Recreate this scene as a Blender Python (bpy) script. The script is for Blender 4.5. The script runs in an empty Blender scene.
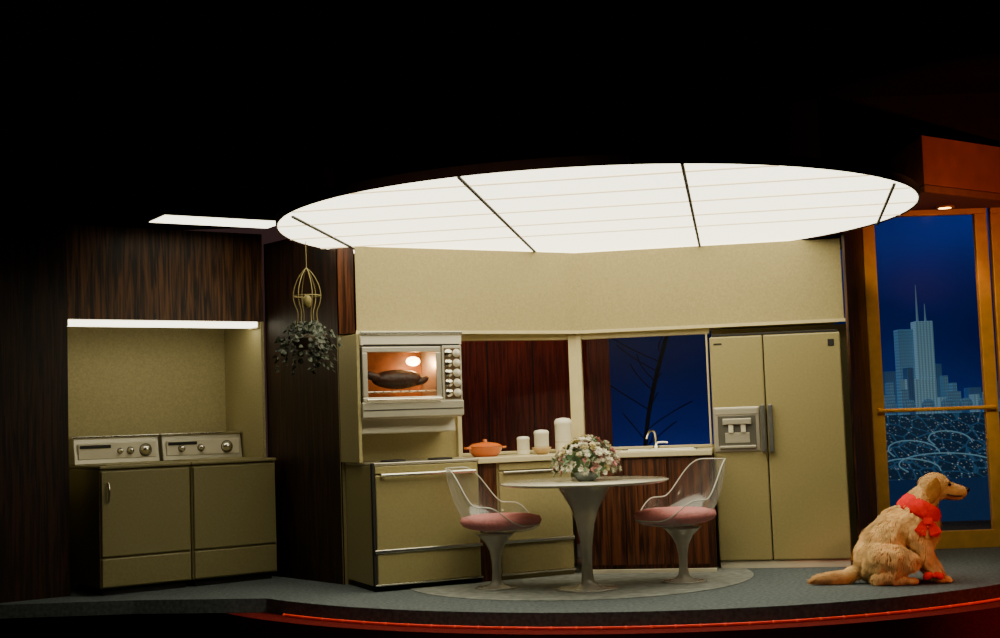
import bpy, bmesh, math, random
from mathutils import Vector, Matrix, noise
random.seed(7)
sc = bpy.context.scene
COL = sc.collection
R = math.radians

# ------------------------------------------------------------ materials
def new_mat(name):
    m = bpy.data.materials.new(name); m.use_nodes = True
    return m, m.node_tree.nodes, m.node_tree.links, m.node_tree.nodes["Principled BSDF"]

def mat(name, col, rough=0.5, metal=0.0, var=0.12, scale=12.0, bump=0.0, bscale=200.0, trans=0.0, ior=1.45,
        emis=None, estr=0.0, stretch=(1,1,1), spec=0.5, coat=0.0):
    m, N, L, b = new_mat(name)
    tc = N.new("ShaderNodeTexCoord"); mp = N.new("ShaderNodeMapping"); mp.inputs["Scale"].default_value = stretch
    L.new(tc.outputs["Object"], mp.inputs["Vector"])
    nz = N.new("ShaderNodeTexNoise"); nz.inputs["Scale"].default_value = scale; nz.inputs["Detail"].default_value = 5
    L.new(mp.outputs[0], nz.inputs["Vector"])
    cr = N.new("ShaderNodeValToRGB")
    cr.color_ramp.elements[0].position = 0.3; cr.color_ramp.elements[1].position = 0.7
    cr.color_ramp.elements[0].color = tuple(max(0, c*(1-var)) for c in col)+(1,)
    cr.color_ramp.elements[1].color = tuple(min(1, c*(1+var)) for c in col)+(1,)
    L.new(nz.outputs["Fac"], cr.inputs[0]); L.new(cr.outputs[0], b.inputs["Base Color"])
    b.inputs["Roughness"].default_value = rough; b.inputs["Metallic"].default_value = metal
    b.inputs["Transmission Weight"].default_value = trans; b.inputs["IOR"].default_value = ior
    b.inputs["Specular IOR Level"].default_value = spec
    b.inputs["Coat Weight"].default_value = coat
    if emis:
        b.inputs["Emission Color"].default_value = tuple(emis)+(1,); b.inputs["Emission Strength"].default_value = estr
    if bump > 0:
        n2 = N.new("ShaderNodeTexNoise"); n2.inputs["Scale"].default_value = bscale
        L.new(mp.outputs[0], n2.inputs["Vector"])
        bp = N.new("ShaderNodeBump"); bp.inputs["Strength"].default_value = bump; bp.inputs["Distance"].default_value = 0.01
        L.new(n2.outputs["Fac"], bp.inputs["Height"]); L.new(bp.outputs[0], b.inputs["Normal"])
    return m

def wood(name, c1, c2, rough=0.45, sc_=1.0):
    m, N, L, b = new_mat(name)
    tc = N.new("ShaderNodeTexCoord"); mp = N.new("ShaderNodeMapping"); mp.inputs["Scale"].default_value = (26*sc_, 26*sc_, 1.3*sc_)
    L.new(tc.outputs["Object"], mp.inputs["Vector"])
    nz = N.new("ShaderNodeTexNoise"); nz.inputs["Scale"].default_value = 1.6; nz.inputs["Detail"].default_value = 8; nz.inputs["Distortion"].default_value = 0.8
    L.new(mp.outputs[0], nz.inputs["Vector"])
    cr = N.new("ShaderNodeValToRGB"); cr.color_ramp.elements[0].position = 0.40; cr.color_ramp.elements[1].position = 0.66
    cr.color_ramp.elements[0].color = c1+(1,); cr.color_ramp.elements[1].color = c2+(1,)
    L.new(nz.outputs["Fac"], cr.inputs[0]); L.new(cr.outputs[0], b.inputs["Base Color"])
    b.inputs["Roughness"].default_value = rough
    b.inputs["Specular IOR Level"].default_value = 0.3
    bp = N.new("ShaderNodeBump"); bp.inputs["Strength"].default_value = 0.15; bp.inputs["Distance"].default_value = 0.01
    L.new(nz.outputs["Fac"], bp.inputs["Height"]); L.new(bp.outputs[0], b.inputs["Normal"])
    return m

def emit(name, col, s):
    return mat(name, col, rough=0.6, var=0.02, emis=col, estr=s)

def clear(name, tint=(0.9,0.93,0.95), fac=0.12, rough=0.05, diff=0.0, edge=0.55):
    m, N, L, b = new_mat(name)
    N.remove(b)
    out = [n for n in N if n.type == 'OUTPUT_MATERIAL'][0]
    t = N.new("ShaderNodeBsdfTransparent"); t.inputs[0].default_value = tint+(1,)
    g = N.new("ShaderNodeBsdfGlossy"); g.inputs["Roughness"].default_value = rough
    lw = N.new("ShaderNodeLayerWeight"); lw.inputs[0].default_value = 0.35
    mt = N.new("ShaderNodeMath"); mt.operation = 'MULTIPLY_ADD'; mt.inputs[1].default_value = edge; mt.inputs[2].default_value = fac
    L.new(lw.outputs["Facing"], mt.inputs[0])
    mx = N.new("ShaderNodeMixShader"); L.new(mt.outputs[0], mx.inputs[0]); L.new(t.outputs[0], mx.inputs[1])
    if diff > 0:
        d = N.new("ShaderNodeBsdfDiffuse"); d.inputs[0].default_value = (0.8,0.8,0.78,1)
        m2 = N.new("ShaderNodeMixShader"); m2.inputs[0].default_value = diff
        L.new(g.outputs[0], m2.inputs[1]); L.new(d.outputs[0], m2.inputs[2]); L.new(m2.outputs[0], mx.inputs[2])
    else:
        L.new(g.outputs[0], mx.inputs[2])
    L.new(mx.outputs[0], out.inputs[0])
    return m

M_beige = mat("beige_laminate", (0.325,0.272,0.120), 0.55, var=0.10, scale=70, bump=0.08, bscale=260)
M_soffit = mat("soffit_vinyl", (0.35,0.292,0.132), 0.7, var=0.12, scale=60, bump=0.10, bscale=180)
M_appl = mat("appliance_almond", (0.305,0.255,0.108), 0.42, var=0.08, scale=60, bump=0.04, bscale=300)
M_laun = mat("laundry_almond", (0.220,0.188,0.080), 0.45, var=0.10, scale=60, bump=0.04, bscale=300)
M_niche = mat("niche_laminate", (0.38,0.325,0.155), 0.6, var=0.14, scale=70, bump=0.12, bscale=260)
M_cream = mat("cream_trim", (0.56,0.48,0.26), 0.5, var=0.05)
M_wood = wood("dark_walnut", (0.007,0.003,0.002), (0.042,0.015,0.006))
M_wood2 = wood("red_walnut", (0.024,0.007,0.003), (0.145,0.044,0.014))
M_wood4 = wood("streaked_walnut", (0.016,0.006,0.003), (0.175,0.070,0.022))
M_wood3 = wood("mahogany_panel", (0.06,0.006,0.003), (0.18,0.026,0.010))
M_dark = mat("dark_recess", (0.012,0.010,0.009), 0.7)
M_black = mat("black_paint", (0.030,0.014,0.012), 0.95, spec=0.03)
M_chrome = mat("chrome", (0.74,0.71,0.60), 0.22, 1.0, var=0.03)
M_satin = mat("satin_aluminum", (0.46,0.43,0.34), 0.42, 0.55, var=0.06, stretch=(1,1,30))
M_brush = mat("brushed_steel", (0.55,0.51,0.42), 0.38, 0.85, var=0.08, stretch=(1,1,30))
M_white = mat("white_plastic", (0.66,0.61,0.48), 0.4, var=0.03)
M_china = mat("white_china", (0.80,0.77,0.66), 0.3, var=0.03)
M_counter = mat("counter_laminate", (0.60,0.53,0.33), 0.35, var=0.06, scale=80)
M_carpet = mat("blue_gray_carpet", (0.125,0.148,0.158), 0.95, var=0.35, scale=40, bump=0.8, bscale=300, spec=0.1)
M_lightpool = mat("painted_light_pool", (0.205,0.220,0.205), 0.7, var=0.32, scale=14, spec=0.3)  # pale tone paints the ceiling disc's light on the floor
M_redcarp = mat("red_carpet", (0.11,0.006,0.005), 0.9, var=0.3, scale=60, bump=0.5, spec=0.1)
M_gold = mat("gold_anodized", (0.74,0.40,0.07), 0.42, 0.25, var=0.1)
M_red = mat("red_cloth", (0.75,0.010,0.010), 0.75, var=0.15, scale=40, spec=0.2)
M_pink = mat("pink_upholstery", (0.60,0.22,0.22), 0.85, var=0.14, scale=50, bump=0.3)
M_acryl = clear("clear_acrylic", fac=0.08, rough=0.12, diff=0.30)
M_rim = mat("acrylic_edge", (0.55,0.55,0.48), 0.15, var=0.03, coat=0.5)
M_ped = mat("frosted_acrylic", (0.64,0.61,0.52), 0.10, var=0.08, trans=0.50, coat=0.8)
M_ttop = mat("table_top_white", (0.56,0.53,0.42), 0.12, var=0.05, coat=0.6)
M_glass = clear("window_glass", tint=(0.97,0.98,1.0), fac=0.004, rough=0.3, edge=0.02)
M_disc = emit("luminous_panel", (1.0,0.93,0.67), 4.0)
M_strip = emit("fluorescent_diffuser", (1.0,0.94,0.70), 4.5)
M_seam = mat("panel_seam", (0.02,0.015,0.01), 0.6)
M_seam2 = mat("panel_rib", (0.62,0.50,0.30), 0.6, emis=(1.0,0.80,0.46), estr=1.4)

# ------------------------------------------------------------ builders
def link(o, parent=None):
    COL.objects.link(o)
    if parent: o.parent = parent
    return o

def group(name, loc=(0,0,0), rz=0):
    e = bpy.data.objects.new(name, None); e.empty_display_size = 0.1
    e.location = loc; e.rotation_euler = (0,0,rz); COL.objects.link(e); return e

def from_bm(name, bm, m, parent=None, smooth=False, bevel=0, loc=(0,0,0), rot=(0,0,0)):
    bmesh.ops.recalc_face_normals(bm, faces=bm.faces)
    me = bpy.data.meshes.new(name); bm.to_mesh(me); bm.free()
    for x in (m if isinstance(m, (list,tuple)) else [m]): me.materials.append(x)
    if smooth:
        for p in me.polygons: p.use_smooth = True
    o = bpy.data.objects.new(name, me); o.location = loc; o.rotation_euler = rot
    link(o, parent)
    if bevel:
        md = o.modifiers.new("bev", 'BEVEL'); md.width = bevel; md.segments = 2; md.limit_method = 'ANGLE'
    return o

def box(name, x0,x1,y0,y1,z0,z1, m, parent=None, bevel=0.004):
    bm = bmesh.new()
    bmesh.ops.create_cube(bm, size=1)
    for v in bm.verts:
        v.co = Vector(((x0+x1)/2+v.co.x*(x1-x0), (y0+y1)/2+v.co.y*(y1-y0), (z0+z1)/2+v.co.z*(z1-z0)))
    return from_bm(name, bm, m, parent, bevel=bevel)

def prism(name, pts, z0, z1, m, parent=None, bevel=0):
    bm = bmesh.new()
    a = [bm.verts.new((x,y,z0)) for x,y in pts]; b = [bm.verts.new((x,y,z1)) for x,y in pts]
    n = len(pts)
    bm.faces.new(a[::-1]); bm.faces.new(b)
    for i in range(n): bm.faces.new((a[i],a[(i+1)%n],b[(i+1)%n],b[i]))
    return from_bm(name, bm, m, parent, bevel=bevel)

def lathe(name, prof, m, parent=None, loc=(0,0,0), seg=40, smooth=True, rot=(0,0,0), scale=(1,1,1)):
    bm = bmesh.new(); rings = []
    for r,z in prof:
        if r < 1e-5: rings.append([bm.verts.new((0,0,z))])
        else: rings.append([bm.verts.new((r*math.cos(2*math.pi*i/seg)*scale[0], r*math.sin(2*math.pi*i/seg)*scale[1], z)) for i in range(seg)])
    for A,B in zip(rings, rings[1:]):
        for i in range(seg):
            j=(i+1)%seg
            if len(A)==1 and len(B)==1: continue
            if len(A)==1: bm.faces.new((A[0],B[i],B[j]))
            elif len(B)==1: bm.faces.new((A[i],A[j],B[0]))
            else: bm.faces.new((A[i],A[j],B[j],B[i]))
    return from_bm(name, bm, m, parent, smooth=smooth, loc=loc, rot=rot)

def tube(name, pts, r, m, parent=None, cyclic=False, smooth_spline=True, loc=(0,0,0)):
    cu = bpy.data.curves.new(name, 'CURVE'); cu.dimensions = '3D'; cu.bevel_depth = r; cu.bevel_resolution = 3; cu.use_fill_caps = True
    s = cu.splines.new('NURBS' if smooth_spline else 'POLY'); s.points.add(len(pts)-1)
    for p,q in zip(s.points, pts): p.co = (q[0],q[1],q[2],1)
    s.use_cyclic_u = cyclic
    if smooth_spline: s.use_endpoint_u = not cyclic; s.order_u = 3; s.resolution_u = 6
    cu.materials.append(m)
    o = bpy.data.objects.new(name, cu); o.location = loc
    return link(o, parent)

def ball(name, c, s, m, parent=None, sub=3, rot=(0,0,0)):
    bm = bmesh.new(); bmesh.ops.create_icosphere(bm, subdivisions=sub, radius=1)
    for v in bm.verts: v.co = Vector((v.co.x*s[0], v.co.y*s[1], v.co.z*s[2]))
    return from_bm(name, bm, m, parent, smooth=True, loc=c, rot=rot)

# ------------------------------------------------------------ camera
H = 1.15
cam = bpy.data.cameras.new("camera"); co = bpy.data.objects.new("camera", cam); COL.objects.link(co)
cam.sensor_width = 36; cam.lens = 48.6; cam.clip_end = 100
Mx = Matrix.Rotation(R(94.3),4,'X') @ Matrix.Rotation(R(-2.0),4,'Z')
co.matrix_world = Matrix.Translation((0,0,H)) @ Mx
sc.camera = co

# ------------------------------------------------------------ floor
cx, cy, cr_ = 1.05, 11.6, 3.55
def arc(rad, x0, x1, n=60):
    out=[]
    for i in range(n+1):
        x = x0+(x1-x0)*i/n
        out.append((x, cy-math.sqrt(rad*rad-(x-cx)**2)))
    return out
prism("floor", [(-6.5,13.5),(-6.5,9.45),(-2.6,9.45)]+arc(cr_,-1.65,4.3)+[(7.5,10.17),(7.5,13.5)], -0.095, 0.0, M_carpet)
prism("floor_light_pool", [(0.50+1.25*math.cos(a*math.pi/32), 9.88+1.25*math.sin(a*math.pi/32)) for a in range(64)], 0.0, 0.004, M_lightpool)  # thin disc shaped as the painted pool of light under the table
prism("floor_step", [(-2.3,13.5)]+arc(cr_+0.20,-2.3,4.4)+[(7.5,9.8),(7.5,13.5)], -0.4, -0.096, M_redcarp)
rl = group("rope_light")
M_rope = emit("rope_light_red", (1.0,0.04,0.01), 0.10)
ap = arc(cr_+0.03,-1.5,4.3,120)
tube("tubing",[(x,y,-0.086) for x,y in ap],0.008,M_rope,rl,smooth_spline=False)
M_rope2 = emit("rope_bulb_red", (1.0,0.06,0.02), 0.28)
for i,(x,y) in enumerate(ap):
    if i%3==0: ball("bulb_%d"%i,(x,y-0.004,-0.085),(0.013,0.010,0.010),M_rope2,rl,1)
box("floor_auditorium", -12,12,-3,13.5,-0.6,-0.41, M_black, bevel=0)

# ------------------------------------------------------------ surrounding dark shell
box("ceiling", -12,12,-3,17,3.7,3.8, M_black, bevel=0)
box("wall_left", -6.6,-6.5,-3,17,-0.4,3.7, M_black, bevel=0)
box("wall_right", 7.5,7.6,-3,17,-0.4,3.7, M_black, bevel=0)
prism("wall_back_upper", [(-1.25,10.4),(0.6,11.3),(2.94,10.96),(2.94,11.1),(0.6,11.45),(-1.25,10.55)], 2.464, 3.7, M_black)

# ------------------------------------------------------------ soffit
L_=(-1.048,9.828); K_=(0.617,10.70); R_=(2.64,10.335)
prism("soffit", [L_,K_,R_,(2.66,10.80),(0.63,11.25),(-1.09,10.28)], 1.825, 2.462, M_soffit, bevel=0.004)
prism("trim_1", [(L_[0]-0.004,L_[1]-0.012),(K_[0],K_[1]-0.014),(R_[0]+0.004,R_[1]-0.012),(R_[0],R_[1]),K_,L_], 1.815, 1.840, M_cream)
prism("wall_wood_return", [(-1.185,9.90),(-1.065,9.86),(-1.10,10.27),(-1.185,10.27)], 1.825, 2.46, M_wood2)

# ------------------------------------------------------------ luminous ceiling disc
DC=(0.655,9.12); DR=2.12; DZ=2.47
disc = group("luminous_ceiling_light", (DC[0],DC[1],DZ), R(-10))
bm=bmesh.new(); N_=96
vs=[bm.verts.new((DR*math.cos(2*math.pi*i/N_),DR*math.sin(2*math.pi*i/N_),0)) for i in range(N_)]
bm.faces.new(vs); from_bm("diffuser", bm, M_disc, disc)
lathe("housing", [(DR+0.012,-0.008),(DR+0.012,0.05),(0,0.05)], M_black, disc, seg=96)
def chord_tube(name, off, axis, r, m, k=0):
    h = math.sqrt(max(0,DR*DR-off*off))
    p = [(off-k*h,-h,-0.006),(off+k*h,h,-0.006)] if axis=='x' else [(-h,off,-0.003),(h,off,-0.003)]
    tube(name,p,r,m,disc,smooth_spline=False)
for i,(off,k) in enumerate(((-1.82,-0.05),(-0.565,-0.030),(0.68,-0.005),(1.925,0.04))):
    chord_tube("seam_%d"%i, off, 'x', 0.010, M_seam, k)
for k,o_ in enumerate((-1.75,-1.25,-0.70,-0.1,0.45)):
    chord_tube("rib_%d"%k, o_, 'y', 0.0055, M_seam2)

lf = group("ceiling_light_panel", (-2.02,9.80,2.680), R(33))
box("diffuser",-0.46,0.46,-0.12,0.22,-0.004,0.0,M_strip,lf,0)
box("housing",-0.48,0.48,-0.14,0.24,0.001,0.05,M_dark,lf)

# ------------------------------------------------------------ kitchen left run
F=(-0.923,9.40); a1=R(25)
def GL(name, s=0, t=0, z=0):
    return group(name,(F[0]+s*math.cos(a1)-t*math.sin(a1), F[1]+s*math.sin(a1)+t*math.cos(a1), z), a1)
C_=(0.51,10.07); a2=R(-10)
def GR(name, s=0, t=0, z=0):
    return group(name,(C_[0]+s*math.cos(a2)-t*math.sin(a2), C_[1]+s*math.sin(a2)+t*math.cos(a2), z), a2)

wl = GL("wall_kitchen_left")
box("panel", -0.03,0.90,0.60,0.70,0,1.82,M_beige,wl,0)
box("below", 0.90,1.90,0.60,0.70,0,0.905,M_beige,wl,0)
box("header",0.90,1.90,0.60,0.70,1.775,1.82,M_cream,wl,0)
wr = GR("wall_kitchen_right")
box("below",-0.03,1.02,0.70,0.80,0,0.905,M_beige,wr,0)
box("header",-0.03,1.02,0.70,0.80,1.775,1.82,M_cream,wr,0)
box("alcove_back",1.03,2.14,1.0,1.1,0,1.82,M_beige,wr,0)
prism("window_mullion",[(0.535,10.725),(0.60,10.745),(0.635,10.737),(0.65,10.83),(0.56,10.84)],0.905,1.815,M_cream)

w1 = GL("window_1")
box("jamb_1",0.90,0.935,0.57,0.68,0.885,1.775,M_cream,w1)
box("sill",0.935,1.84,0.59,0.68,0.888,0.91,M_cream,w1)
box("glass",0.935,1.88,0.64,0.644,0.91,1.775,M_glass,w1,0)
w2 = GR("window_2")
box("jamb_1",0.99,1.005,0.69,0.72,0.885,1.775,M_cream,w2)
box("sill",0.045,1.0,0.69,0.78,0.888,0.91,M_cream,w2)
box("glass",0.045,1.0,0.73,0.734,0.91,1.775,M_glass,w2,0)

# range with eye-level oven
rg = GL("range_stove")
box("body",0.0,0.812,0.02,0.585,0.04,0.865,M_appl,rg)
box("plinth",0.01,0.80,0.05,0.5,0.0,0.04,M_dark,rg)
box("cooktop",0.0,0.812,0.0,0.585,0.865,0.885,M_brush,rg)
box("oven_door",0.02,0.795,-0.012,0.02,0.285,0.80,M_appl,rg,0.008)
box("drawer",0.02,0.795,-0.012,0.02,0.05,0.262,M_appl,rg,0.008)
box("edge_strip",-0.006,0.014,-0.014,0.02,0.04,0.885,M_dark,rg,0.002)
box("control_strip",0.02,0.795,-0.006,0.02,0.81,0.86,M_appl,rg,0.003)
box("band",0.0,0.812,-0.022,0.02,0.262,0.288,M_chrome,rg)
box("base_band",0.0,0.812,-0.016,0.02,0.04,0.052,M_chrome,rg,0.002)
tube("door_handle",[(0.05,-0.05,0.80),(0.76,-0.05,0.80)],0.013,M_chrome,rg,smooth_spline=False)
for i,x in enumerate((0.07,0.74)): box("handle_post_%d"%i,x-0.012,x+0.012,-0.05,-0.005,0.785,0.812,M_chrome,rg)
for i,(x,y) in enumerate(((0.22,0.17),(0.58,0.17))):
    lathe("burner_%d"%i,[(0.0,0.0),(0.09,0.0),(0.09,0.012),(0.07,0.014),(0.07,0.004),(0.0,0.004)],M_dark,rg,loc=(x,y,0.885))
t0=0.20
box("side_panel",-0.025,0.0,t0-0.01,0.60,0.885,1.80,M_beige,rg)
box("oven_back",0.0,0.78,0.56,0.59,1.09,1.80,M_appl,rg)
box("oven_roof",0.0,0.78,t0,0.56,1.70,1.80,M_brush,rg)
box("oven_top_trim",0.0,0.78,t0-0.03,t0,1.715,1.80,M_white,rg,0.006)
box("vent_slot",0.02,0.76,t0-0.034,t0-0.028,1.712,1.722,M_dark,rg,0)
box("oven_top_lip",0.0,0.78,t0-0.045,t0-0.0,1.79,1.812,M_chrome,rg,0.003)
box("oven_floor",0.0,0.78,t0,0.56,1.19,1.31,M_brush,rg)
box("oven_front_sill",0.0,0.78,t0-0.04,t0,1.20,1.31,M_satin,rg,0.006)
box("sill_line",0.01,0.77,t0-0.044,t0-0.038,1.25,1.256,M_dark,rg,0)
box("oven_left",0.0,0.05,t0,0.56,1.31,1.70,M_dark,rg)
box("oven_right",0.60,0.78,t0,0.56,1.31,1.70,M_brush,rg)
M_ovin = mat("oven_enamel",(0.22,0.075,0.02),0.5,var=0.3)
box("oven_liner",0.05,0.60,0.53,0.56,1.31,1.70,M_ovin,rg)
for nm,(x0,x1,z0,z1) in {"frame_b":(0.01,0.615,1.31,1.345),"frame_t":(0.01,0.615,1.665,1.705),"frame_l":(0.01,0.05,1.345,1.665),"frame_r":(0.575,0.615,1.345,1.665)}.items():
    box(nm,x0,x1,t0-0.03,t0,z0,z1,M_brush,rg,0.006)
tube("oven_handle",[(0.03,t0-0.06,1.325),(0.60,t0-0.06,1.325)],0.011,M_chrome,rg,smooth_spline=False)
box("knob_panel",0.62,0.775,t0-0.035,t0,1.30,1.71,M_satin,rg,0.006)
box("knob_panel_edge",0.635,0.76,t0-0.038,t0-0.03,1.32,1.69,mat("knob_panel_bronze",(0.12,0.07,0.035),0.4,0.5),rg,0.002)
for i in range(5):
    for j in range(2):
        lathe("knob_%d_%d"%(i,j),[(0,0.03),(0.020,0.03),(0.024,0.0),(0.030,0.0),(0.030,-0.004)],M_white if j else M_chrome,rg,
              loc=(0.668+j*0.064,t0-0.04,1.365+i*0.072),rot=(R(90),0,0),seg=18)
for i in range(9):
    tube("rack_%d"%i,[(0.055+i*0.066,t0+0.03,1.385),(0.055+i*0.066,0.52,1.385)],0.003,M_chrome,rg,smooth_spline=False)
for i in range(2): tube("rack_rail_%d"%i,[(0.05,t0+0.05+i*0.25,1.385),(0.60,t0+0.05+i*0.25,1.385)],0.004,M_chrome,rg,smooth_spline=False)
M_roast=mat("roast_meat",(0.035,0.010,0.004),0.5,var=0.5,scale=20,bump=0.6,bscale=40)
ball("roast",(0.33,0.32,1.475),(0.20,0.10,0.072),M_roast,rg)
ball("roast_leg",(0.13,0.30,1.50),(0.09,0.04,0.032),M_roast,rg,rot=(0,0.3,0))
ball("roast_leg_2",(0.50,0.28,1.46),(0.06,0.035,0.028),M_roast,rg,rot=(0,-0.4,0))
ball("oven_lamp",(0.50,0.44,1.61),(0.055,0.03,0.035),emit("oven_lamp_glow",(1.0,0.66,0.30),18),rg)
h0=0.31
bm=bmesh.new()
prof=[(h0,1.095),(h0+0.02,1.20),(0.56,1.20),(0.56,1.085),(h0,1.085)]
A=[bm.verts.new((-0.0,y,z)) for y,z in prof]; B=[bm.verts.new((0.77,y,z)) for y,z in prof]
bm.faces.new(A); bm.faces.new(B[::-1])
for i in range(5): bm.faces.new((A[i],A[(i+1)%5],B[(i+1)%5],B[i]))
from_bm("hood",bm,M_satin,rg,bevel=0.004)
box("backsplash",0.0,0.80,0.587,0.597,0.885,1.085,M_beige,rg,0)

# base cabinets
bc = GL("base_cabinet")
box("wood_divider",0.818,0.96,0.03,0.58,0.0,0.845,M_wood2,bc)
box("carcass",0.962,1.57,0.03,0.58,0.0,0.845,M_beige,bc)
box("door",0.972,1.56,0.008,0.03,0.285,0.78,M_beige,bc,0.006)
box("top_drawer",0.972,1.56,0.008,0.03,0.79,0.84,M_beige,bc,0.004)
box("lower_panel",0.972,1.56,0.008,0.03,0.05,0.262,M_beige,bc,0.006)
box("band",0.962,1.57,-0.004,0.03,0.262,0.285,M_chrome,bc)
box("handle",1.0,1.53,-0.01,0.01,0.765,0.782,M_chrome,bc)
box("base_band",0.962,1.57,0.0,0.03,0.035,0.05,M_chrome,bc)
sb = GR("sink_cabinet")
box("carcass",0.03,1.015,0.02,0.68,0.03,0.845,M_wood2,sb)
for i in range(3): box("door_%d"%i,0.05+i*0.32,0.362+i*0.32,0.004,0.02,0.06,0.83,M_wood2,sb,0.004)
box("kick",0.03,1.015,0.0,0.04,0.0,0.03,M_white,sb)
prism("countertop", [(-0.19,9.725),(0.51,10.045),(1.508,9.873),(1.625,10.545),(0.60,10.728),(-0.430,10.255)],0.846,0.886,M_counter,bevel=0.005)
sk = GR("kitchen_sink", 0.62,0.30,0.886)
box("rim_f",-0.28,0.28,-0.20,-0.17,0,0.008,M_chrome,sk); box("rim_b",-0.28,0.28,0.17,0.20,0,0.008,M_chrome,sk)
box("rim_l",-0.28,-0.25,-0.17,0.17,0,0.008,M_chrome,sk); box("rim_r",0.25,0.28,-0.17,0.17,0,0.008,M_chrome,sk)
box("basin",-0.25,0.25,-0.17,0.17,0.0,0.002,M_brush,sk,0)
fa = GR("faucet",0.58,0.53,0.886)
lathe("base",[(0,0),(0.03,0),(0.028,0.02),(0.014,0.03),(0.012,0.05),(0,0.05)],M_chrome,fa)
tube("spout",[(0,0,0.03),(0,0,0.12),(-0.02,-0.03,0.15),(-0.05,-0.12,0.135),(-0.06,-0.16,0.09)],0.009,M_chrome,fa)
tube("lever",[(0.0,0,0.05),(0.05,0,0.06),(0.09,0,0.05)],0.008,M_chrome,fa)

def at_left(name,s,t,z=0.886): return GL(name,s,t,z)
pot = at_left("cooking_pot",1.0,0.30)
M_or=mat("orange_enamel",(0.62,0.13,0.015),0.25,var=0.06,coat=0.5)
lathe("bowl",[(0,0),(0.085,0),(0.115,0.03),(0.128,0.07),(0.135,0.075),(0.12,0.078),(0,0.078)],M_or,pot)
lathe("lid",[(0.128,0.078),(0.10,0.098),(0.03,0.108),(0.012,0.112),(0.02,0.125),(0.0,0.13)],M_or,pot)
for sg in (-1,1): tube("handle_%d"%(sg+1),[(sg*0.12,-0.03,0.065),(sg*0.165,-0.02,0.068),(sg*0.165,0.02,0.068),(sg*0.12,0.03,0.065)],0.008,M_or,pot)
def canister(name,s,t,r,h):
    g=at_left(name,s,t)
    lathe("jar",[(0,0),(r*0.92,0),(r,0.01),(r,h*0.80),(r*1.04,h*0.81),(r*1.04,h*0.9),(r*0.8,h*0.97),(0,h)],M_china,g)
    lathe("band",[(r*1.005,h*0.3),(r*1.02,h*0.31),(r*1.005,h*0.32)],M_cream,g)
    return g
canister("canister",1.33,0.33,0.047,0.14)
canister("canister",1.50,0.36,0.056,0.185)
canister("canister",1.70,0.38,0.065,0.27)
bw=at_left("mixing_bowl",1.40,0.16)
lathe("bowl",[(0,0),(0.035,0),(0.06,0.025),(0.075,0.055),(0.07,0.055),(0.05,0.02),(0,0.012)],mat("tan_ceramic",(0.5,0.33,0.15),0.4),bw)

# ------------------------------------------------------------ refrigerator
fr = group("refrigerator",(1.557,10.08,0),a2)
W=0.955; sp=0.392
box("cabinet",0,W,0.045,0.74,0.02,1.715,M_appl,fr,0.006)
box("left_door",0.004,sp-0.004,0.0,0.05,0.06,1.715,M_appl,fr,0.010)
box("right_door",sp+0.004,W-0.004,0.0,0.05,0.06,1.715,M_appl,fr,0.010)
box("kick_plate",0.01,W-0.01,0.02,0.06,0.0,0.055,M_white,fr,0.003)
box("door_gap",sp-0.006,sp+0.006,0.02,0.055,0.06,1.71,M_dark,fr,0)
box("hinge_cover",0.02,W-0.02,0.01,0.08,1.715,1.735,M_dark,fr,0.003)
box("dispenser_frame",0.005,0.342,-0.010,0.004,0.86,1.19,M_brush,fr,0.006)
box("dispenser_panel",0.02,0.328,-0.016,-0.004,1.135,1.180,M_satin,fr,0.003)
M_dw=mat("dispenser_gray",(0.08,0.075,0.06),0.5)
box("dispenser_well",0.035,0.312,-0.013,-0.004,0.90,1.125,M_dw,fr,0.003)
box("dispenser_inner",0.085,0.265,-0.016,-0.008,0.925,1.0,M_satin,fr,0.003)
box("dispenser_tray",0.04,0.308,-0.045,-0.01,0.885,0.905,M_satin,fr,0.004)
box("spout_hood",0.07,0.28,-0.04,-0.012,1.06,1.105,M_satin,fr,0.006)
for i,x in enumerate((0.13,0.22)):
    box("lever_%d"%i,x-0.018,x+0.018,-0.030,-0.014,1.0,1.06,M_white,fr,0.004)
M_hand=mat("handle_graphite",(0.16,0.16,0.15),0.35,0.6)
for i,x in enumerate((sp-0.028,sp+0.028)):
    box("handle_%d"%i,x-0.017,x+0.017,-0.055,-0.03,0.85,1.20,M_hand,fr,0.006)
    box("handle_post_a%d"%i,x-0.015,x+0.015,-0.035,0.0,1.165,1.195,M_hand,fr); box("handle_post_b%d"%i,x-0.015,x+0.015,-0.035,0.0,0.855,0.885,M_hand,fr)
box("badge",0.86,0.905,-0.006,0.002,1.615,1.665,M_dark,fr,0.002)
box("badge_small",0.03,0.09,-0.004,0.002,1.655,1.668,M_dark,fr,0.002)

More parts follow.
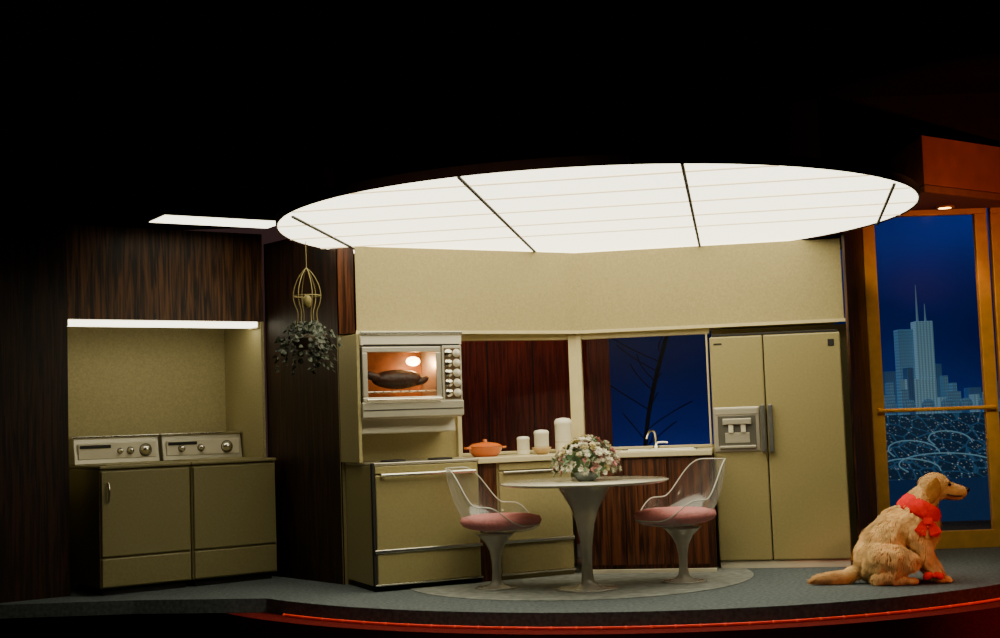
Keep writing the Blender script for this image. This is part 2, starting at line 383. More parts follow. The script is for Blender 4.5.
# ------------------------------------------------------------ walls beside fridge, door
def seg_wall(name,p,q,z0,z1,th,m):
    d=Vector((q[0]-p[0],q[1]-p[1])); n=Vector((-d.y,d.x)).normalized()*th
    return prism(name,[p,q,(q[0]+n.x,q[1]+n.y),(p[0]+n.x,p[1]+n.y)],z0,z1,m)
seg_wall("wall_right_wood",(2.60,10.14),(2.955,10.94),0,2.66,-0.02,M_wood4)
ad=R(0); D0=(2.985,10.98)
dr = group("door_1",(D0[0],D0[1],0),ad)
def doorleaf(g,x0,x1,pre):
    box(pre+"stile_l",x0,x0+0.10,-0.03,0.03,0.14,2.70,M_gold,g); box(pre+"stile_r",x1-0.10,x1,-0.03,0.03,0.14,2.70,M_gold,g)
    box(pre+"rail_t",x0,x1,-0.03,0.03,2.70,2.78,M_gold,g); box(pre+"rail_b",x0,x1,-0.03,0.03,0.0,0.14,M_gold,g)
    box(pre+"glass",x0+0.10,x1-0.10,-0.003,0.003,0.14,2.70,M_glass,g,0)
    tube(pre+"push_bar",[(x0+0.04,-0.07,1.12),(x1-0.04,-0.07,1.12)],0.016,M_gold,g,smooth_spline=False)
    for i,x in enumerate((x0+0.05,x1-0.05)): box(pre+"bar_post_%d"%i,x-0.015,x+0.015,-0.07,-0.03,1.10,1.14,M_gold,g)
doorleaf(dr,0,1.02,"")
dr2 = group("door_2",(D0[0]+1.05,D0[1],0),ad)
doorleaf(dr2,0,1.0,"")
box("wall_door_header",2.96,7.4,10.95,11.02,2.79,3.7,M_black,bevel=0)
box("wall_door_side",5.1,7.4,10.95,11.02,0,2.78,M_black,bevel=0)
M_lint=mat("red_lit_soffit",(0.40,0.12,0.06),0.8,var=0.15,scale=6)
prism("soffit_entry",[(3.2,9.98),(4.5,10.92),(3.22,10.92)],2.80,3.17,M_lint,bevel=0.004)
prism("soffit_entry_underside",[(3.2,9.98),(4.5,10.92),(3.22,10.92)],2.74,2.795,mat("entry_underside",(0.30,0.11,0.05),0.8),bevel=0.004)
dl = group("recessed_downlight",(3.60,10.75,2.725))
lathe("lamp",[(0,0.0),(0.05,0.0),(0.05,0.012)],emit("downlight_glow",(1.0,0.50,0.10),14),dl)
lathe("ring",[(0.05,0.0),(0.075,-0.004),(0.075,0.014),(0.05,0.014)],M_gold,dl)

# ------------------------------------------------------------ left dark wall + laundry niche
A_=(-2.90,9.70); al=R(34.6)
def GA(name,s=0,t=0,z=0): return group(name,(A_[0]+s*math.cos(al)-t*math.sin(al),A_[1]+s*math.sin(al)+t*math.cos(al),z),al)
lw = GA("wall_laundry")
NZ=2.0
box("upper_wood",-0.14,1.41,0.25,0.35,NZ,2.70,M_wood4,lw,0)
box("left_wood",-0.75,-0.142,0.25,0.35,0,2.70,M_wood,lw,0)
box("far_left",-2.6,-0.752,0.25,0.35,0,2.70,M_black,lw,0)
box("niche_back",-0.14,1.385,0.98,1.03,0,NZ,M_niche,lw,0)
box("niche_side_r",1.385,1.41,0.25,1.03,0,NZ,M_niche,lw,0)
box("niche_side_l",-0.19,-0.14,0.35,1.03,0,NZ,M_niche,lw,0)
box("niche_top",-0.14,1.385,0.35,1.03,NZ,NZ+0.04,M_niche,lw,0)
box("light_diffuser",-0.13,1.37,0.28,0.44,NZ-0.04,NZ-0.002,mat("niche_diffuser",(1,0.95,0.8),0.5,emis=(1.0,0.93,0.66),estr=4.6),lw,0)
box("light_cap_l",-0.14,-0.13,0.27,0.445,NZ-0.05,NZ-0.001,M_cream,lw,0); box("light_cap_r",1.37,1.384,0.27,0.445,NZ-0.05,NZ-0.001,M_cream,lw,0)
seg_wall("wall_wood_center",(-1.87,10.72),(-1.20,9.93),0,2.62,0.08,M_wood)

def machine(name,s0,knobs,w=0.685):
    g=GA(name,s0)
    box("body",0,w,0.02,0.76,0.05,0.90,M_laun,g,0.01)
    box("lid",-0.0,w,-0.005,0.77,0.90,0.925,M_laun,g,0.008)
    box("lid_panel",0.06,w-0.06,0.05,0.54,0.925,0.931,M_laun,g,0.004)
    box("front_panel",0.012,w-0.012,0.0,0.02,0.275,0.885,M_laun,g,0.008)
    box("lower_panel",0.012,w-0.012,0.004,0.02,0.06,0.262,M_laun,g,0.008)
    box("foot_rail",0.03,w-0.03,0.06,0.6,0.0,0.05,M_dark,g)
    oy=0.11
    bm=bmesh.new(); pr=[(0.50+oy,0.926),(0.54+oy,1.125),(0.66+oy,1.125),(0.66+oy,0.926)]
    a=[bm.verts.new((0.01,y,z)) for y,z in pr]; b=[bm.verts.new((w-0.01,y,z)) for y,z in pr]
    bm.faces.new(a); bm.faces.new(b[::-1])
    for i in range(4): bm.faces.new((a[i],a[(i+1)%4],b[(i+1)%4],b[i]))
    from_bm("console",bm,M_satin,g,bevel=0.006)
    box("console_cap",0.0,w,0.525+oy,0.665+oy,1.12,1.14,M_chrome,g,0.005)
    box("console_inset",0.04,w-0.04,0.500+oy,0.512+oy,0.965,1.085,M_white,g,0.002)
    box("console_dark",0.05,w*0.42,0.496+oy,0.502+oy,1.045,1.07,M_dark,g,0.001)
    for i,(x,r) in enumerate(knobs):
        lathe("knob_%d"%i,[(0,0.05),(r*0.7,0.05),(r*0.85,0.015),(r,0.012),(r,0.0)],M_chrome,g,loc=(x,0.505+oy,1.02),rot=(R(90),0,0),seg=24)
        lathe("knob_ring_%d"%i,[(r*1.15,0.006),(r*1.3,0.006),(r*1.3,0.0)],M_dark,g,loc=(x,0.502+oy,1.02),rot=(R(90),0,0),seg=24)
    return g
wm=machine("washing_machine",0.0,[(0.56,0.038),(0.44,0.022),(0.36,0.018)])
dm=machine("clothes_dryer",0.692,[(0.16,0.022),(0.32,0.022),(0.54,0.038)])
tube("door_handle",[(0.06,-0.005,0.80),(0.06,-0.03,0.78),(0.06,-0.03,0.68),(0.06,-0.005,0.66)],0.008,M_chrome,wm)

# ------------------------------------------------------------ hanging plant
hp = group("hanging_planter",(-1.365,9.55,1.80))
M_hg=mat("planter_brass",(0.20,0.16,0.055),0.5,0.3)
tube("chain",[(0,0,0.48),(0,0,0.90)],0.003,M_hg,hp,smooth_spline=False)
for i in range(6):
    a=i*math.pi/3
    c,s=math.cos(a),math.sin(a)
    tube("hoop_%d"%i,[(0,0,0.48),(0.04*c,0.04*s,0.45),(0.095*c,0.095*s,0.34),(0.10*c,0.10*s,0.24),(0.05*c,0.05*s,0.14),(0.10*c,0.10*s,0.0)],0.0035,M_hg,hp)
tube("ring",[(0.098*math.cos(a*math.pi/8),0.098*math.sin(a*math.pi/8),0.28) for a in range(16)],0.004,M_hg,hp,cyclic=True)
ball("ornament",(0,0,0.24),(0.035,0.035,0.05),M_hg,hp,2)
lathe("pot",[(0,-0.10),(0.08,-0.10),(0.12,-0.03),(0.125,0.0),(0.11,0.0),(0,-0.01)],mat("planter_clay",(0.08,0.05,0.03),0.7),hp)
bm=bmesh.new()
for i in range(64):
    a=random.random()*2*math.pi; d=Vector((math.cos(a),math.sin(a),0))
    out=random.uniform(0.06,0.21); up=random.uniform(0.02,0.10); drop=random.uniform(0.02,0.32)
    nL=random.randint(4,7)
    for k in range(nL):
        f=(k+0.6)/nL
        p=d*(0.03+out*min(1,f*1.5))+Vector((0,0,up*math.sin(min(1,f*1.6)*math.pi)*1.0-drop*f*f))
        p+=Vector([random.uniform(-.015,.015) for _ in range(3)])
        n=(d*0.6+Vector((random.uniform(-.6,.6),random.uniform(-.6,.6),0.5))).normalized()
        q=n.to_track_quat('Z','Y').to_matrix(); s_=random.uniform(0.015,0.027); b0=random.random()*6.28
        vs=[]
        for j in range(7):
            b=b0+j*2*math.pi/7; rr=s_*(1.25 if j==0 else 0.85)
            vs.append(bm.verts.new(p+q@Vector((math.cos(b)*rr,math.sin(b)*rr,-0.006*math.cos(2*b)))))
        bm.faces.new(vs)
from_bm("leaves",bm,mat("plant_leaf",(0.035,0.045,0.028),0.5,var=0.6,scale=14),hp)

# ------------------------------------------------------------ table
tb = group("tulip_table",(0.530,9.20,0.004))
lathe("top",[(0,0.70),(0.54,0.70),(0.567,0.708),(0.573,0.716),(0.567,0.722),(0,0.722)],M_ttop,tb,seg=72)
lathe("pedestal",[(0,0.699),(0.20,0.699),(0.185,0.68),(0.145,0.62),(0.095,0.53),(0.062,0.43),(0.045,0.32),(0.036,0.2),(0.036,0.10),(0.045,0.045),(0.08,0.018),(0.19,0.009),(0.23,0.0),(0,0.0)],M_ped,tb,seg=48)

fl = group("flower_bouquet",(0.545,9.12,0.727))
lathe("bowl",[(0,0),(0.05,0),(0.075,0.02),(0.09,0.06),(0.085,0.06),(0.07,0.025),(0,0.01)],mat("vase_ceramic",(0.35,0.42,0.42),0.2),fl)
fm=[mat("petal_white",(0.72,0.68,0.55),0.7),mat("petal_pink",(0.62,0.28,0.27),0.7),mat("petal_cream",(0.62,0.54,0.30),0.7),mat("flower_leaf",(0.07,0.13,0.05),0.6)]
bm=bmesh.new()
for i in range(300):
    a=random.random()*2*math.pi; e=math.acos(1-random.random()*1.15)
    rr=random.uniform(0.80,1.05)
    c=Vector((0.215*math.cos(a)*math.sin(e)*rr,0.17*math.sin(a)*math.sin(e)*rr,0.085+0.20*math.cos(e)*rr))
    mi=random.choices([0,1,2,3],[6,2.2,1.5,2.0])[0]
    n=(c-Vector((0,0,0.03))).normalized()
    q=n.to_track_quat('Z','Y').to_matrix()
    if mi==3:
        for k in range(3):
            b=k*2.1+random.random(); d=q@Vector((math.cos(b),math.sin(b),0.5)); s_=q@Vector((-math.sin(b),math.cos(b),0))
            vs=[bm.verts.new(c),bm.verts.new(c+d*0.025+s_*0.012),bm.verts.new(c+d*0.055),bm.verts.new(c+d*0.025-s_*0.012)]
            f=bm.faces.new(vs); f.material_index=3
    else:
        sz=random.uniform(0.018,0.030)
        for ring,(tilt,np_) in enumerate(((0.35,7),(1.0,5))):
            for k in range(np_):
                b=2*math.pi*k/np_+ring*0.4; d=q@Vector((math.cos(b),math.sin(b),tilt)).normalized(); s_=q@Vector((-math.sin(b),math.cos(b),0))
                vs=[bm.verts.new(c),bm.verts.new(c+d*sz*0.6+s_*sz*0.42),bm.verts.new(c+d*sz*1.15),bm.verts.new(c+d*sz*0.6-s_*sz*0.42)]
                f=bm.faces.new(vs); f.material_index=mi
from_bm("blossoms",bm,fm,fl)
ball("foliage",(0,0,0.12),(0.13,0.11,0.09),fm[3],fl,2)

# ------------------------------------------------------------ chairs
def sst(a,b,x):
    x=max(0,min(1,(x-a)/(b-a))); return x*x*(3-2*x)
def chair(x,y,rz):
    g=group("tulip_chair",(x,y,0.004),rz)
    lathe("pedestal",[(0,0.375),(0.14,0.375),(0.12,0.355),(0.075,0.31),(0.045,0.25),(0.032,0.18),(0.030,0.10),(0.036,0.045),(0.06,0.02),(0.13,0.008),(0.16,0.0),(0,0)],M_ped,g)
    NT,NV=72,16
    bm=bmesh.new(); rows=[]
    def rimh(th):
        c=-math.cos(th)
        return 0.055+0.135*sst(-0.85,-0.1,c)+0.260*sst(0.15,0.85,c)
    def P(th,v):
        rx=0.285; ry=0.285
        rad=math.sin(min(1,v*1.05)*math.pi/2)**0.9 if v<0.95 else 1.0
        h=rimh(th)
        z=0.375+h*(v**2.4)
        back=max(0,-math.cos(th))
        flare=1+0.22*back*v**3+0.05*v**2
        return Vector((math.cos(th)*rx*rad*flare+0.02, math.sin(th)*ry*rad*(1+0.04*v), z))
    ctr=bm.verts.new((0.02,0,0.375))
    for j in range(1,NV+1):
        rows.append([bm.verts.new(P(2*math.pi*i/NT,j/NV)) for i in range(NT)])
    for i in range(NT): bm.faces.new((ctr,rows[0][i],rows[0][(i+1)%NT]))
    for A2,B2 in zip(rows,rows[1:]):
        for i in range(NT):
            k=(i+1)%NT; bm.faces.new((A2[i],A2[k],B2[k],B2[i]))
    from_bm("shell",bm,M_acryl,g,smooth=True)
    tube("rim",[tuple(P(2*math.pi*i/NT,1.0)) for i in range(NT)],0.004,M_rim,g,cyclic=True)
    lathe("cushion",[(0,0.40),(0.21,0.405),(0.262,0.425),(0.285,0.455),(0.272,0.482),(0.21,0.497),(0.08,0.500),(0,0.494)],M_pink,g,loc=(0.045,0,0),seg=48)
    for i in range(5):
        a=i*2*math.pi/5; ball("button_%d"%i,(0.045+0.12*math.cos(a),0.12*math.sin(a),0.497),(0.012,0.012,0.006),M_pink,g,2)
    return g
chair(-0.085,9.42,R(-18))
chair(1.205,9.42,R(202))

# ------------------------------------------------------------ dog
dg = group("golden_retriever",(2.615,8.97,0),R(-4))
bm=bmesh.new()
def blob(c,s,rot=None):
    r=bmesh.ops.create_icosphere(bm,subdivisions=2,radius=1)
    for v in r['verts']:
        p=Vector((v.co.x*s[0],v.co.y*s[1],v.co.z*s[2]))
        if rot: p=Matrix.Rotation(rot,3,'Y')@p
        v.co=p+Vector(c)
def chain(pts,n=7):
    for (p,r),(q,s) in zip(pts,pts[1:]):
        p=Vector(p);q=Vector(q)
        for i in range(n+1):
            f=i/n; c=p.lerp(q,f); rr=r+(s-r)*f
            blob(c,(rr,rr,rr))
chain([((-0.205,0,0.155),0.142),((-0.15,0,0.26),0.140),((-0.06,0,0.35),0.135),((0.045,0,0.385),0.145)])
blob((0.09,0,0.345),(0.130,0.12,0.17),0.25)
chain([((0.05,0,0.40),0.135),((0.10,0,0.49),0.108),((0.15,0,0.56),0.090)])
blob((0.205,0,0.622),(0.104,0.088,0.090))
blob((0.225,0,0.660),(0.068,0.066,0.048))
chain([((0.24,0,0.60),0.070),((0.31,0,0.588),0.056),((0.375,0,0.577),0.043)])
blob((0.32,0,0.548),(0.080,0.040,0.025),0.1)
for sg in (-1,1):
    blob((0.27,sg*0.048,0.650),(0.030,0.022,0.017))
    chain([((0.06,sg*0.085,0.33),0.080),((0.095,sg*0.095,0.22),0.058),((0.145,sg*0.09,0.12),0.042),((0.170,sg*0.09,0.05),0.036)])
    blob((0.200,sg*0.09,0.028),(0.060,0.038,0.029))
    for k in (-1,0,1): blob((0.248,sg*0.09+k*0.022,0.021),(0.019,0.013,0.019))
    chain([((-0.18,sg*0.09,0.17),0.115),((-0.09,sg*0.13,0.175),0.088),((-0.01,sg*0.145,0.15),0.062)])
    chain([((-0.01,sg*0.145,0.15),0.055),((-0.12,sg*0.15,0.09),0.045),((-0.22,sg*0.145,0.045),0.036)])
    chain([((-0.22,sg*0.145,0.040),0.035),((-0.05,sg*0.155,0.032),0.030)])
    blob((-0.01,sg*0.155,0.026),(0.055,0.036,0.027))
chain([((-0.29,0.0,0.10),0.055),((-0.38,-0.02,0.050),0.042),((-0.49,-0.03,0.042),0.040),((-0.58,-0.03,0.040),0.024),((-0.62,-0.03,0.035),0.012)])
M_fur=mat("golden_fur",(0.68,0.39,0.14),0.85,var=0.25,scale=12,bump=0.6,bscale=90,spec=0.15)
M_fur2=mat("golden_fur_dark",(0.50,0.23,0.06),0.85,var=0.25,scale=18,bump=0.6,bscale=90,spec=0.15)
body=from_bm("body",bm,M_fur,dg,smooth=True)
md=body.modifiers.new("rm",'REMESH'); md.mode='VOXEL'; md.voxel_size=0.011; md.use_smooth_shade=True
md=body.modifiers.new("sm",'SMOOTH'); md.iterations=6; md.factor=0.6
dep=bpy.context.evaluated_depsgraph_get(); dep.update()
ev=body.evaluated_get(dep); me2=bpy.data.meshes.new_from_object(ev)
body.modifiers.clear(); body.data=me2
for p in me2.polygons: p.use_smooth=True
if not me2.materials: me2.materials.append(M_fur)
polys=list(me2.polygons)
def furbm(polys, count, lenf):
    b=bmesh.new()
    for i in range(count):
        p=random.choice(polys); c=p.center; n=p.normal
        L=lenf(c)
        if L<=0: continue
        down=Vector((-0.35,0,-1.0)) if c.x>-0.3 else Vector((-1,0,-0.15))
        if c.z>0.5 and c.x>0.12: down=Vector((-1,0,-0.5))
        t=down-n*down.dot(n)
        if t.length<0.05: t=Vector((-1,0,0))
        t.normalize()
        wob=noise.noise(c*14.0)
        t=(t+Vector((wob*0.9,noise.noise(c*14.0+Vector((5,5,5)))*0.9,0))+Vector([random.uniform(-.15,.15) for _ in range(3)])).normalized()
        d=(t*0.93+n*0.25).normalized(); s=t.cross(n).normalized()*0.0035
        mid=c+d*L*0.5+n*0.002; tip=c+d*L-Vector((0,0,L*0.15))
        if tip.z<0.003: tip.z=0.003
        if mid.z<0.003: mid.z=0.004
        v=[b.verts.new(c-s-n*0.003),b.verts.new(c+s-n*0.003),b.verts.new(mid+s*0.8),b.verts.new(mid-s*0.8),b.verts.new(tip)]
        b.faces.new((v[0],v[1],v[2],v[3])); b.faces.new((v[3],v[2],v[4]))
    return b
def lenf(c):
    if c.x>0.27: return 0.008
    if c.z>0.56 and c.x>0.15: return 0.016
    if c.z<0.06 and c.x>-0.05: return 0.010
    if c.x<-0.35: return 0.055
    if c.x>0.05 and c.z<0.5: return 0.048
    return 0.038
from_bm("fur_coat",furbm(polys,26000,lenf),mat("golden_fur_tips",(0.78,0.48,0.20),0.8,var=0.30,scale=14,spec=0.2),dg,smooth=True)
for sg in (-1,1):
    b=bmesh.new(); bmesh.ops.create_icosphere(b,subdivisions=3,radius=1)
    for v in b.verts:
        z=v.co.z; w=0.052*(1.0-0.35*z) if z>0 else 0.052
        v.co=Vector((v.co.x*w*(1 if z>0 else 1+0.3*z), v.co.y*0.014+0.012*(1-z*z)*0.5, z*0.088))
    from_bm("ear_%d"%(sg+1),b,M_fur2,dg,smooth=True,loc=(0.175,sg*0.100,0.598),rot=(R(sg*-8) ,R(12),0))
    ball("eye_%d"%(sg+1),(0.290,sg*0.057,0.632),(0.013,0.010,0.013),mat("dog_eye",(0.01,0.005,0.003),0.1),dg,2)
ball("nose",(0.412,0,0.590),(0.021,0.024,0.019),mat("dog_nose",(0.012,0.008,0.007),0.3),dg,2)
tube("mouth",[(0.40,-0.01,0.556),(0.37,-0.042,0.553),(0.31,-0.052,0.556),(0.27,-0.060,0.568)],0.004,mat("dog_lip",(0.03,0.01,0.008),0.5),dg)
bd=bmesh.new(); NB=40; rings=[]
for j in range(7):
    row=[]
    for i in range(NB):
        a=2*math.pi*i/NB; f=j/6
        axis=Vector((0.50,0,0.86)); u=Vector((0.86,0,-0.50)); w=Vector((0,1,0))
        rad=0.140+0.016*math.sin(f*math.pi)+0.005*math.sin(a*9+j)-0.028*f
        c=Vector((0.075,0,0.425))+axis*(f*0.115)
        row.append(bd.verts.new(c+(u*math.cos(a)+w*math.sin(a))*rad))
    rings.append(row)
for A2,B2 in zip(rings,rings[1:]):
    for i in range(NB): bd.faces.new((A2[i],A2[(i+1)%NB],B2[(i+1)%NB],B2[i]))
o=from_bm("bandana",bd,M_red,dg,smooth=True); md=o.modifiers.new("s",'SOLIDIFY'); md.thickness=0.008
for k,(dx,dz,rt) in enumerate(((-0.01,-0.045,0.5),(0.05,-0.05,-0.4),(0.02,-0.01,0))):
    b=bmesh.new()
    pts=[(-0.02,0,0.03),(0.02,0,0.03),(0.04,-0.012,-0.05),(0.0,0.005,-0.075),(-0.04,-0.012,-0.045)] if k<2 else [(-0.03,-0.01,0.02),(0.03,-0.01,0.02),(0.025,-0.02,-0.02),(-0.025,-0.02,-0.02)]
    b.faces.new([b.verts.new(p) for p in pts])
    o=from_bm("bandana_end_%d"%k,b,M_red,dg,loc=(0.09+dx,-0.165,0.42+dz),rot=(0,rt,0)); md=o.modifiers.new("s",'SOLIDIFY'); md.thickness=0.008
for sg in (-1,1): ball("paw_bow_%d"%(sg+1),(0.130+sg*0.034,-0.148,0.055),(0.036,0.018,0.024),M_red,dg,2,rot=(0,sg*0.5,0))
ball("paw_knot",(0.130,-0.155,0.055),(0.013,0.013,0.013),M_red,dg,2)
tube("paw_ribbon",[(0.165+0.048*math.cos(a*math.pi/6),-0.09+0.048*math.sin(a*math.pi/6),0.060) for a in range(12)],0.010,M_red,dg,cyclic=True)

# ------------------------------------------------------------ beyond windows
box("wall_dining",-1.6,1.0,12.5,12.6,0,3.6,M_wood3,bevel=0)
for i in range(6): box("trim_%d"%(i+2),-1.4+i*0.42,-1.385+i*0.42,12.485,12.499,0,3.6,M_dark,bevel=0)
box("wall_dining_side",-1.7,-1.6,10.9,12.6,0,3.6,M_wood,bevel=0)
M_sky=mat("night_backdrop",(0.030,0.11,0.42),0.95,var=0.08,scale=1.5,spec=0.0)
prism("night_sky_backdrop",[(-2,15.9),(7.4,15.9),(7.4,16.0),(-2,16.0)],-0.4,3.69,M_sky)
box("ground_outside",-6.5,7.5,13.51,15.89,-0.4,-0.3,M_black,bevel=0)
city=group("city_skyline",(4.68,15.2,0))
def towermat(name,col,s,sx,sz):
    m,N,L,b=new_mat(name)
    tc=N.new("ShaderNodeTexCoord")
    w=N.new("ShaderNodeTexWave"); w.bands_direction='X'; w.inputs["Scale"].default_value=sx; w.inputs["Distortion"].default_value=0.3
    w2=N.new("ShaderNodeTexWave"); w2.bands_direction='Z'; w2.inputs["Scale"].default_value=sz
    L.new(tc.outputs["Object"],w.inputs[0]); L.new(tc.outputs["Object"],w2.inputs[0])
    mu=N.new("ShaderNodeMath"); mu.operation='MULTIPLY'; L.new(w.outputs["Fac"],mu.inputs[0]); L.new(w2.outputs["Fac"],mu.inputs[1])
    m2=N.new("ShaderNodeMath"); m2.operation='MULTIPLY_ADD'; m2.inputs[1].default_value=s*0.7; m2.inputs[2].default_value=s*0.35; L.new(mu.outputs[0],m2.inputs[0])
    b.inputs["Base Color"].default_value=(0.1,0.2,0.3,1); b.inputs["Emission Color"].default_value=col+(1,)
    L.new(m2.outputs[0],b.inputs["Emission Strength"]); return m
T1=towermat("tower_lights",(0.22,0.44,0.56),0.52,9,16); T2=towermat("tower_lights_dim",(0.04,0.15,0.38),0.30,12,20); T3=towermat("tower_lights_mid",(0.12,0.32,0.52),0.38,14,9)
def bld(i,x,w,h,mm,y=0.0):
    box("building_%d"%i,x-w/2,x+w/2,y-0.06,y+0.12,-0.3,h,mm,city,0.006)
bld(0,-0.09,0.20,2.02,T3,0.10); bld(1,0.08,0.20,2.10,T1,0.0)
lathe("antenna_1",[(0.014,2.10),(0.008,2.35),(0.003,2.52)],T1,city,loc=(0.03,0.02,0),seg=6)
lathe("antenna_2",[(0.012,2.10),(0.004,2.30)],T1,city,loc=(0.12,0.02,0),seg=6)
for k,(x,w,h,mm,y) in enumerate([(-0.03,0.36,1.45,T1,-0.10),(-0.30,0.12,1.55,T2,0.1),(-0.40,0.16,1.28,T3,-0.1),(0.24,0.12,1.62,T2,0.15),(0.33,0.16,1.30,T3,-0.12),(0.52,0.14,1.22,T2,0.05),
    (0.66,0.14,1.34,T2,0.15),(-0.55,0.12,1.40,T2,0.15),(-0.62,0.16,1.18,T3,0.0),(0.82,0.2,1.2,T3,0.0),(1.05,0.2,1.4,T2,0.1),(-0.85,0.2,1.25,T2,0.1),
    (-0.14,0.07,1.58,T2,-0.12),(-0.48,0.07,1.20,T1,-0.14),(0.20,0.07,1.24,T1,-0.14),(0.42,0.06,1.40,T3,0.12),(0.58,0.06,1.26,T1,-0.12),(-0.22,0.08,1.34,T3,-0.14),
    (-0.70,0.08,1.30,T3,0.12),(0.74,0.07,1.28,T3,-0.1),(-0.34,0.05,1.42,T3,-0.05),(0.29,0.05,1.48,T3,0.0)]):
    bld(k+2,x,w,h,mm,y)
for k in range(7): lathe("dome_%d"%k,[(0.07,1.10),(0.07,1.17),(0.05,1.21),(0.0,1.23)],T3,city,loc=(-0.6+k*0.21,-0.2,0),seg=16)
HZ0=0.42
bm=bmesh.new(); v=[bm.verts.new(p) for p in ((2.6,13.55,HZ0),(7.0,13.55,HZ0),(7.0,14.9,1.06),(2.6,14.9,1.06),(2.6,13.55,-0.3),(7.0,13.55,-0.3),(7.0,14.9,-0.3),(2.6,14.9,-0.3))]
for f in ((0,1,2,3),(4,5,1,0),(5,6,2,1),(6,7,3,2),(7,4,0,3),(7,6,5,4)):
    fc=bm.faces.new([v[i] for i in f]); fc.material_index=0 if f==(0,1,2,3) else 1
mh,N,L,b=new_mat("city_street_grid")
tc=N.new("ShaderNodeTexCoord"); mp=N.new("ShaderNodeMapping"); mp.inputs["Scale"].default_value=(9,5,7); L.new(tc.outputs["Object"],mp.inputs[0])
vo=N.new("ShaderNodeTexVoronoi"); vo.feature='DISTANCE_TO_EDGE'; vo.inputs["Scale"].default_value=0.8; L.new(mp.outputs[0],vo.inputs["Vector"])
crr=N.new("ShaderNodeValToRGB"); crr.color_ramp.elements[0].position=0.0; crr.color_ramp.elements[0].color=(.6,.6,.6,1); crr.color_ramp.elements[1].position=0.08; crr.color_ramp.elements[1].color=(0,0,0,1)
L.new(vo.outputs["Distance"],crr.inputs[0])
vo2=N.new("ShaderNodeTexVoronoi"); vo2.inputs["Scale"].default_value=3.2; L.new(mp.outputs[0],vo2.inputs["Vector"])
cr2=N.new("ShaderNodeValToRGB"); cr2.color_ramp.elements[0].position=0.08; cr2.color_ramp.elements[0].color=(1.3,1.2,1.0,1); cr2.color_ramp.elements[1].position=0.30; cr2.color_ramp.elements[1].color=(0,0,0,1)
L.new(vo2.outputs["Distance"],cr2.inputs[0])
ad1=N.new("ShaderNodeMath"); ad1.operation='ADD'; L.new(crr.outputs[0],ad1.inputs[0]); L.new(cr2.outputs[0],ad1.inputs[1])
ml=N.new("ShaderNodeMath"); ml.operation='MULTIPLY_ADD'; ml.inputs[1].default_value=0.26; ml.inputs[2].default_value=0.03; L.new(ad1.outputs[0],ml.inputs[0])
cc=N.new("ShaderNodeValToRGB"); cc.color_ramp.elements[0].color=(0.07,0.26,0.50,1); cc.color_ramp.elements[1].color=(0.60,0.58,0.42,1); L.new(cr2.outputs[0],cc.inputs[0])
b.inputs["Base Color"].default_value=(0.01,0.03,0.06,1); L.new(cc.outputs[0],b.inputs["Emission Color"]); L.new(ml.outputs[0],b.inputs["Emission Strength"])
from_bm("city_hillside",bm,[mh,mat("hill_navy",(0.01,0.03,0.09),0.9,emis=(0.01,0.05,0.16),estr=0.25)])
st=group("street_lights"); M_st=emit("street_glow",(0.18,0.42,0.56),0.30)
def hz(y): return HZ0+(y-13.55)*(1.06-HZ0)/1.35+0.006
for i,(x0,y0,rx,ry) in enumerate([(4.25,14.10,0.26,0.22),(4.70,14.30,0.22,0.20),(4.50,13.80,0.50,0.24),(4.10,13.75,0.30,0.2)]):
    pts=[]
    for k in range(13):
        a=math.pi*(k/12)*1.25-0.3; y=max(13.6,min(14.85,y0+ry*math.sin(a))); pts.append((x0+rx*math.cos(a),y,hz(y)))
    tube("highway_%d"%i,pts,0.007,M_st,st)

tr=group("bare_tree",(1.35,13.75,-0.3))
M_tr=mat("tree_bark",(0.010,0.022,0.065),0.9)
tube("trunk",[(0,0,0),(0.05,0,1.0),(0.16,0,1.7),(0.36,0,2.3)],0.022,M_tr,tr)
for i in range(12):
    a=random.uniform(-1,1); z=1.0+i*0.10
    tube("branch_%d"%i,[(0.04+0.2*(z-1),0,z),(0.1+0.2*a,0.05,z+0.15),(0.15+0.45*a,0.1,z+0.28)],0.006,M_tr,tr)

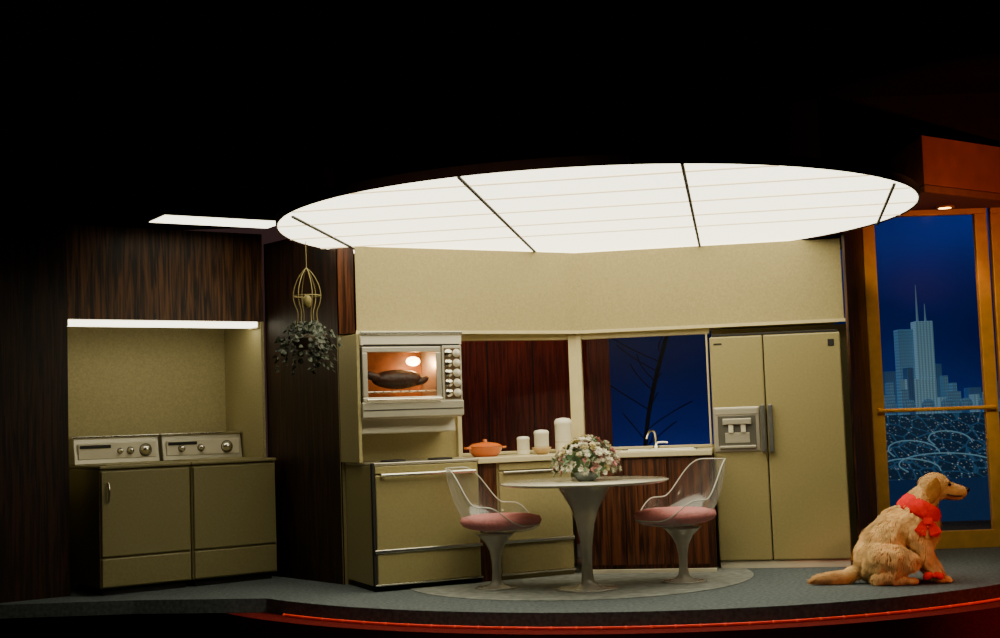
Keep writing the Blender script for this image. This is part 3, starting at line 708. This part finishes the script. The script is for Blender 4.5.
# ------------------------------------------------------------ lights
def area(name,loc,tgt,size,power,col,sy=None,spread=180):
    l=bpy.data.lights.new(name,'AREA'); l.energy=power; l.color=col; l.size=size; l.spread=R(spread)
    if sy: l.shape='RECTANGLE'; l.size_y=sy
    o=bpy.data.objects.new(name,l); o.location=loc
    o.rotation_euler=(Vector(tgt)-Vector(loc)).to_track_quat('-Z','Y').to_euler(); COL.objects.link(o)
def spot(name,loc,tgt,power,col,ang,blend=0.6,rad=0.15):
    l=bpy.data.lights.new(name,'SPOT'); l.energy=power; l.color=col; l.spot_size=R(ang); l.spot_blend=blend; l.shadow_soft_size=rad
    o=bpy.data.objects.new(name,l); o.location=loc
    o.rotation_euler=(Vector(tgt)-Vector(loc)).to_track_quat('-Z','Y').to_euler(); COL.objects.link(o)
def point(name,loc,power,col,rad=0.05):
    l=bpy.data.lights.new(name,'POINT'); l.energy=power; l.color=col; l.shadow_soft_size=rad
    o=bpy.data.objects.new(name,l); o.location=loc; COL.objects.link(o)
spot("stage_spot_kitchen",(-1.5,2.5,3.3),(0.7,10,1.35),310,(1.0,0.84,0.50),24,0.9)
spot("stage_spot_laundry",(-0.5,3.0,3.3),(-2.5,10.1,0.9),45,(1.0,0.83,0.48),15,0.9)
spot("stage_spot_dog",(4.6,4.5,3.2),(2.75,9.0,0.4),340,(1.0,0.70,0.36),11,0.7)
spot("door_fill_spot",(2.2,6.5,3.3),(3.6,10.98,1.6),260,(1.0,0.66,0.26),28,0.8)  # amber fill added to brighten the gold door frame
spot("red_stage_lamp",(4.2,8.0,2.0),(3.8,10.4,2.95),95,(1.0,0.28,0.08),50,0.9,0.05)
spot("red_floor_lamp",(4.9,6.4,1.2),(3.3,8.5,-0.1),150,(1.0,0.05,0.01),38,1.0)
spot("downlight_lamp",(3.60,10.74,2.715),(3.60,10.74,0.0),30,(1.0,0.5,0.12),95,0.5,0.04)
point("oven_lamp_light",(-0.923+0.50*math.cos(a1)-0.40*math.sin(a1),9.40+0.50*math.sin(a1)+0.40*math.cos(a1),1.58),4.0,(1.0,0.50,0.18),0.02)
area("cyc_light_blue",(3.5,15.55,-0.25),(3.5,15.9,1.2),6.5,34,(0.10,0.32,1.0),0.2)
area("cyc_light_top",(5.0,15.3,3.55),(4.9,15.9,2.2),3.0,6,(0.14,0.38,1.0),0.2)
area("dining_wall_fill",(0.0,11.6,3.0),(0.1,12.5,1.2),0.8,14,(1.0,0.35,0.2))  # unseen reddish fill added to brighten the wood wall behind the windows

w=bpy.data.worlds.new("world"); sc.world=w; w.use_nodes=True
w.node_tree.nodes["Background"].inputs[0].default_value=(0.020,0.010,0.010,1); w.node_tree.nodes["Background"].inputs[1].default_value=1.5
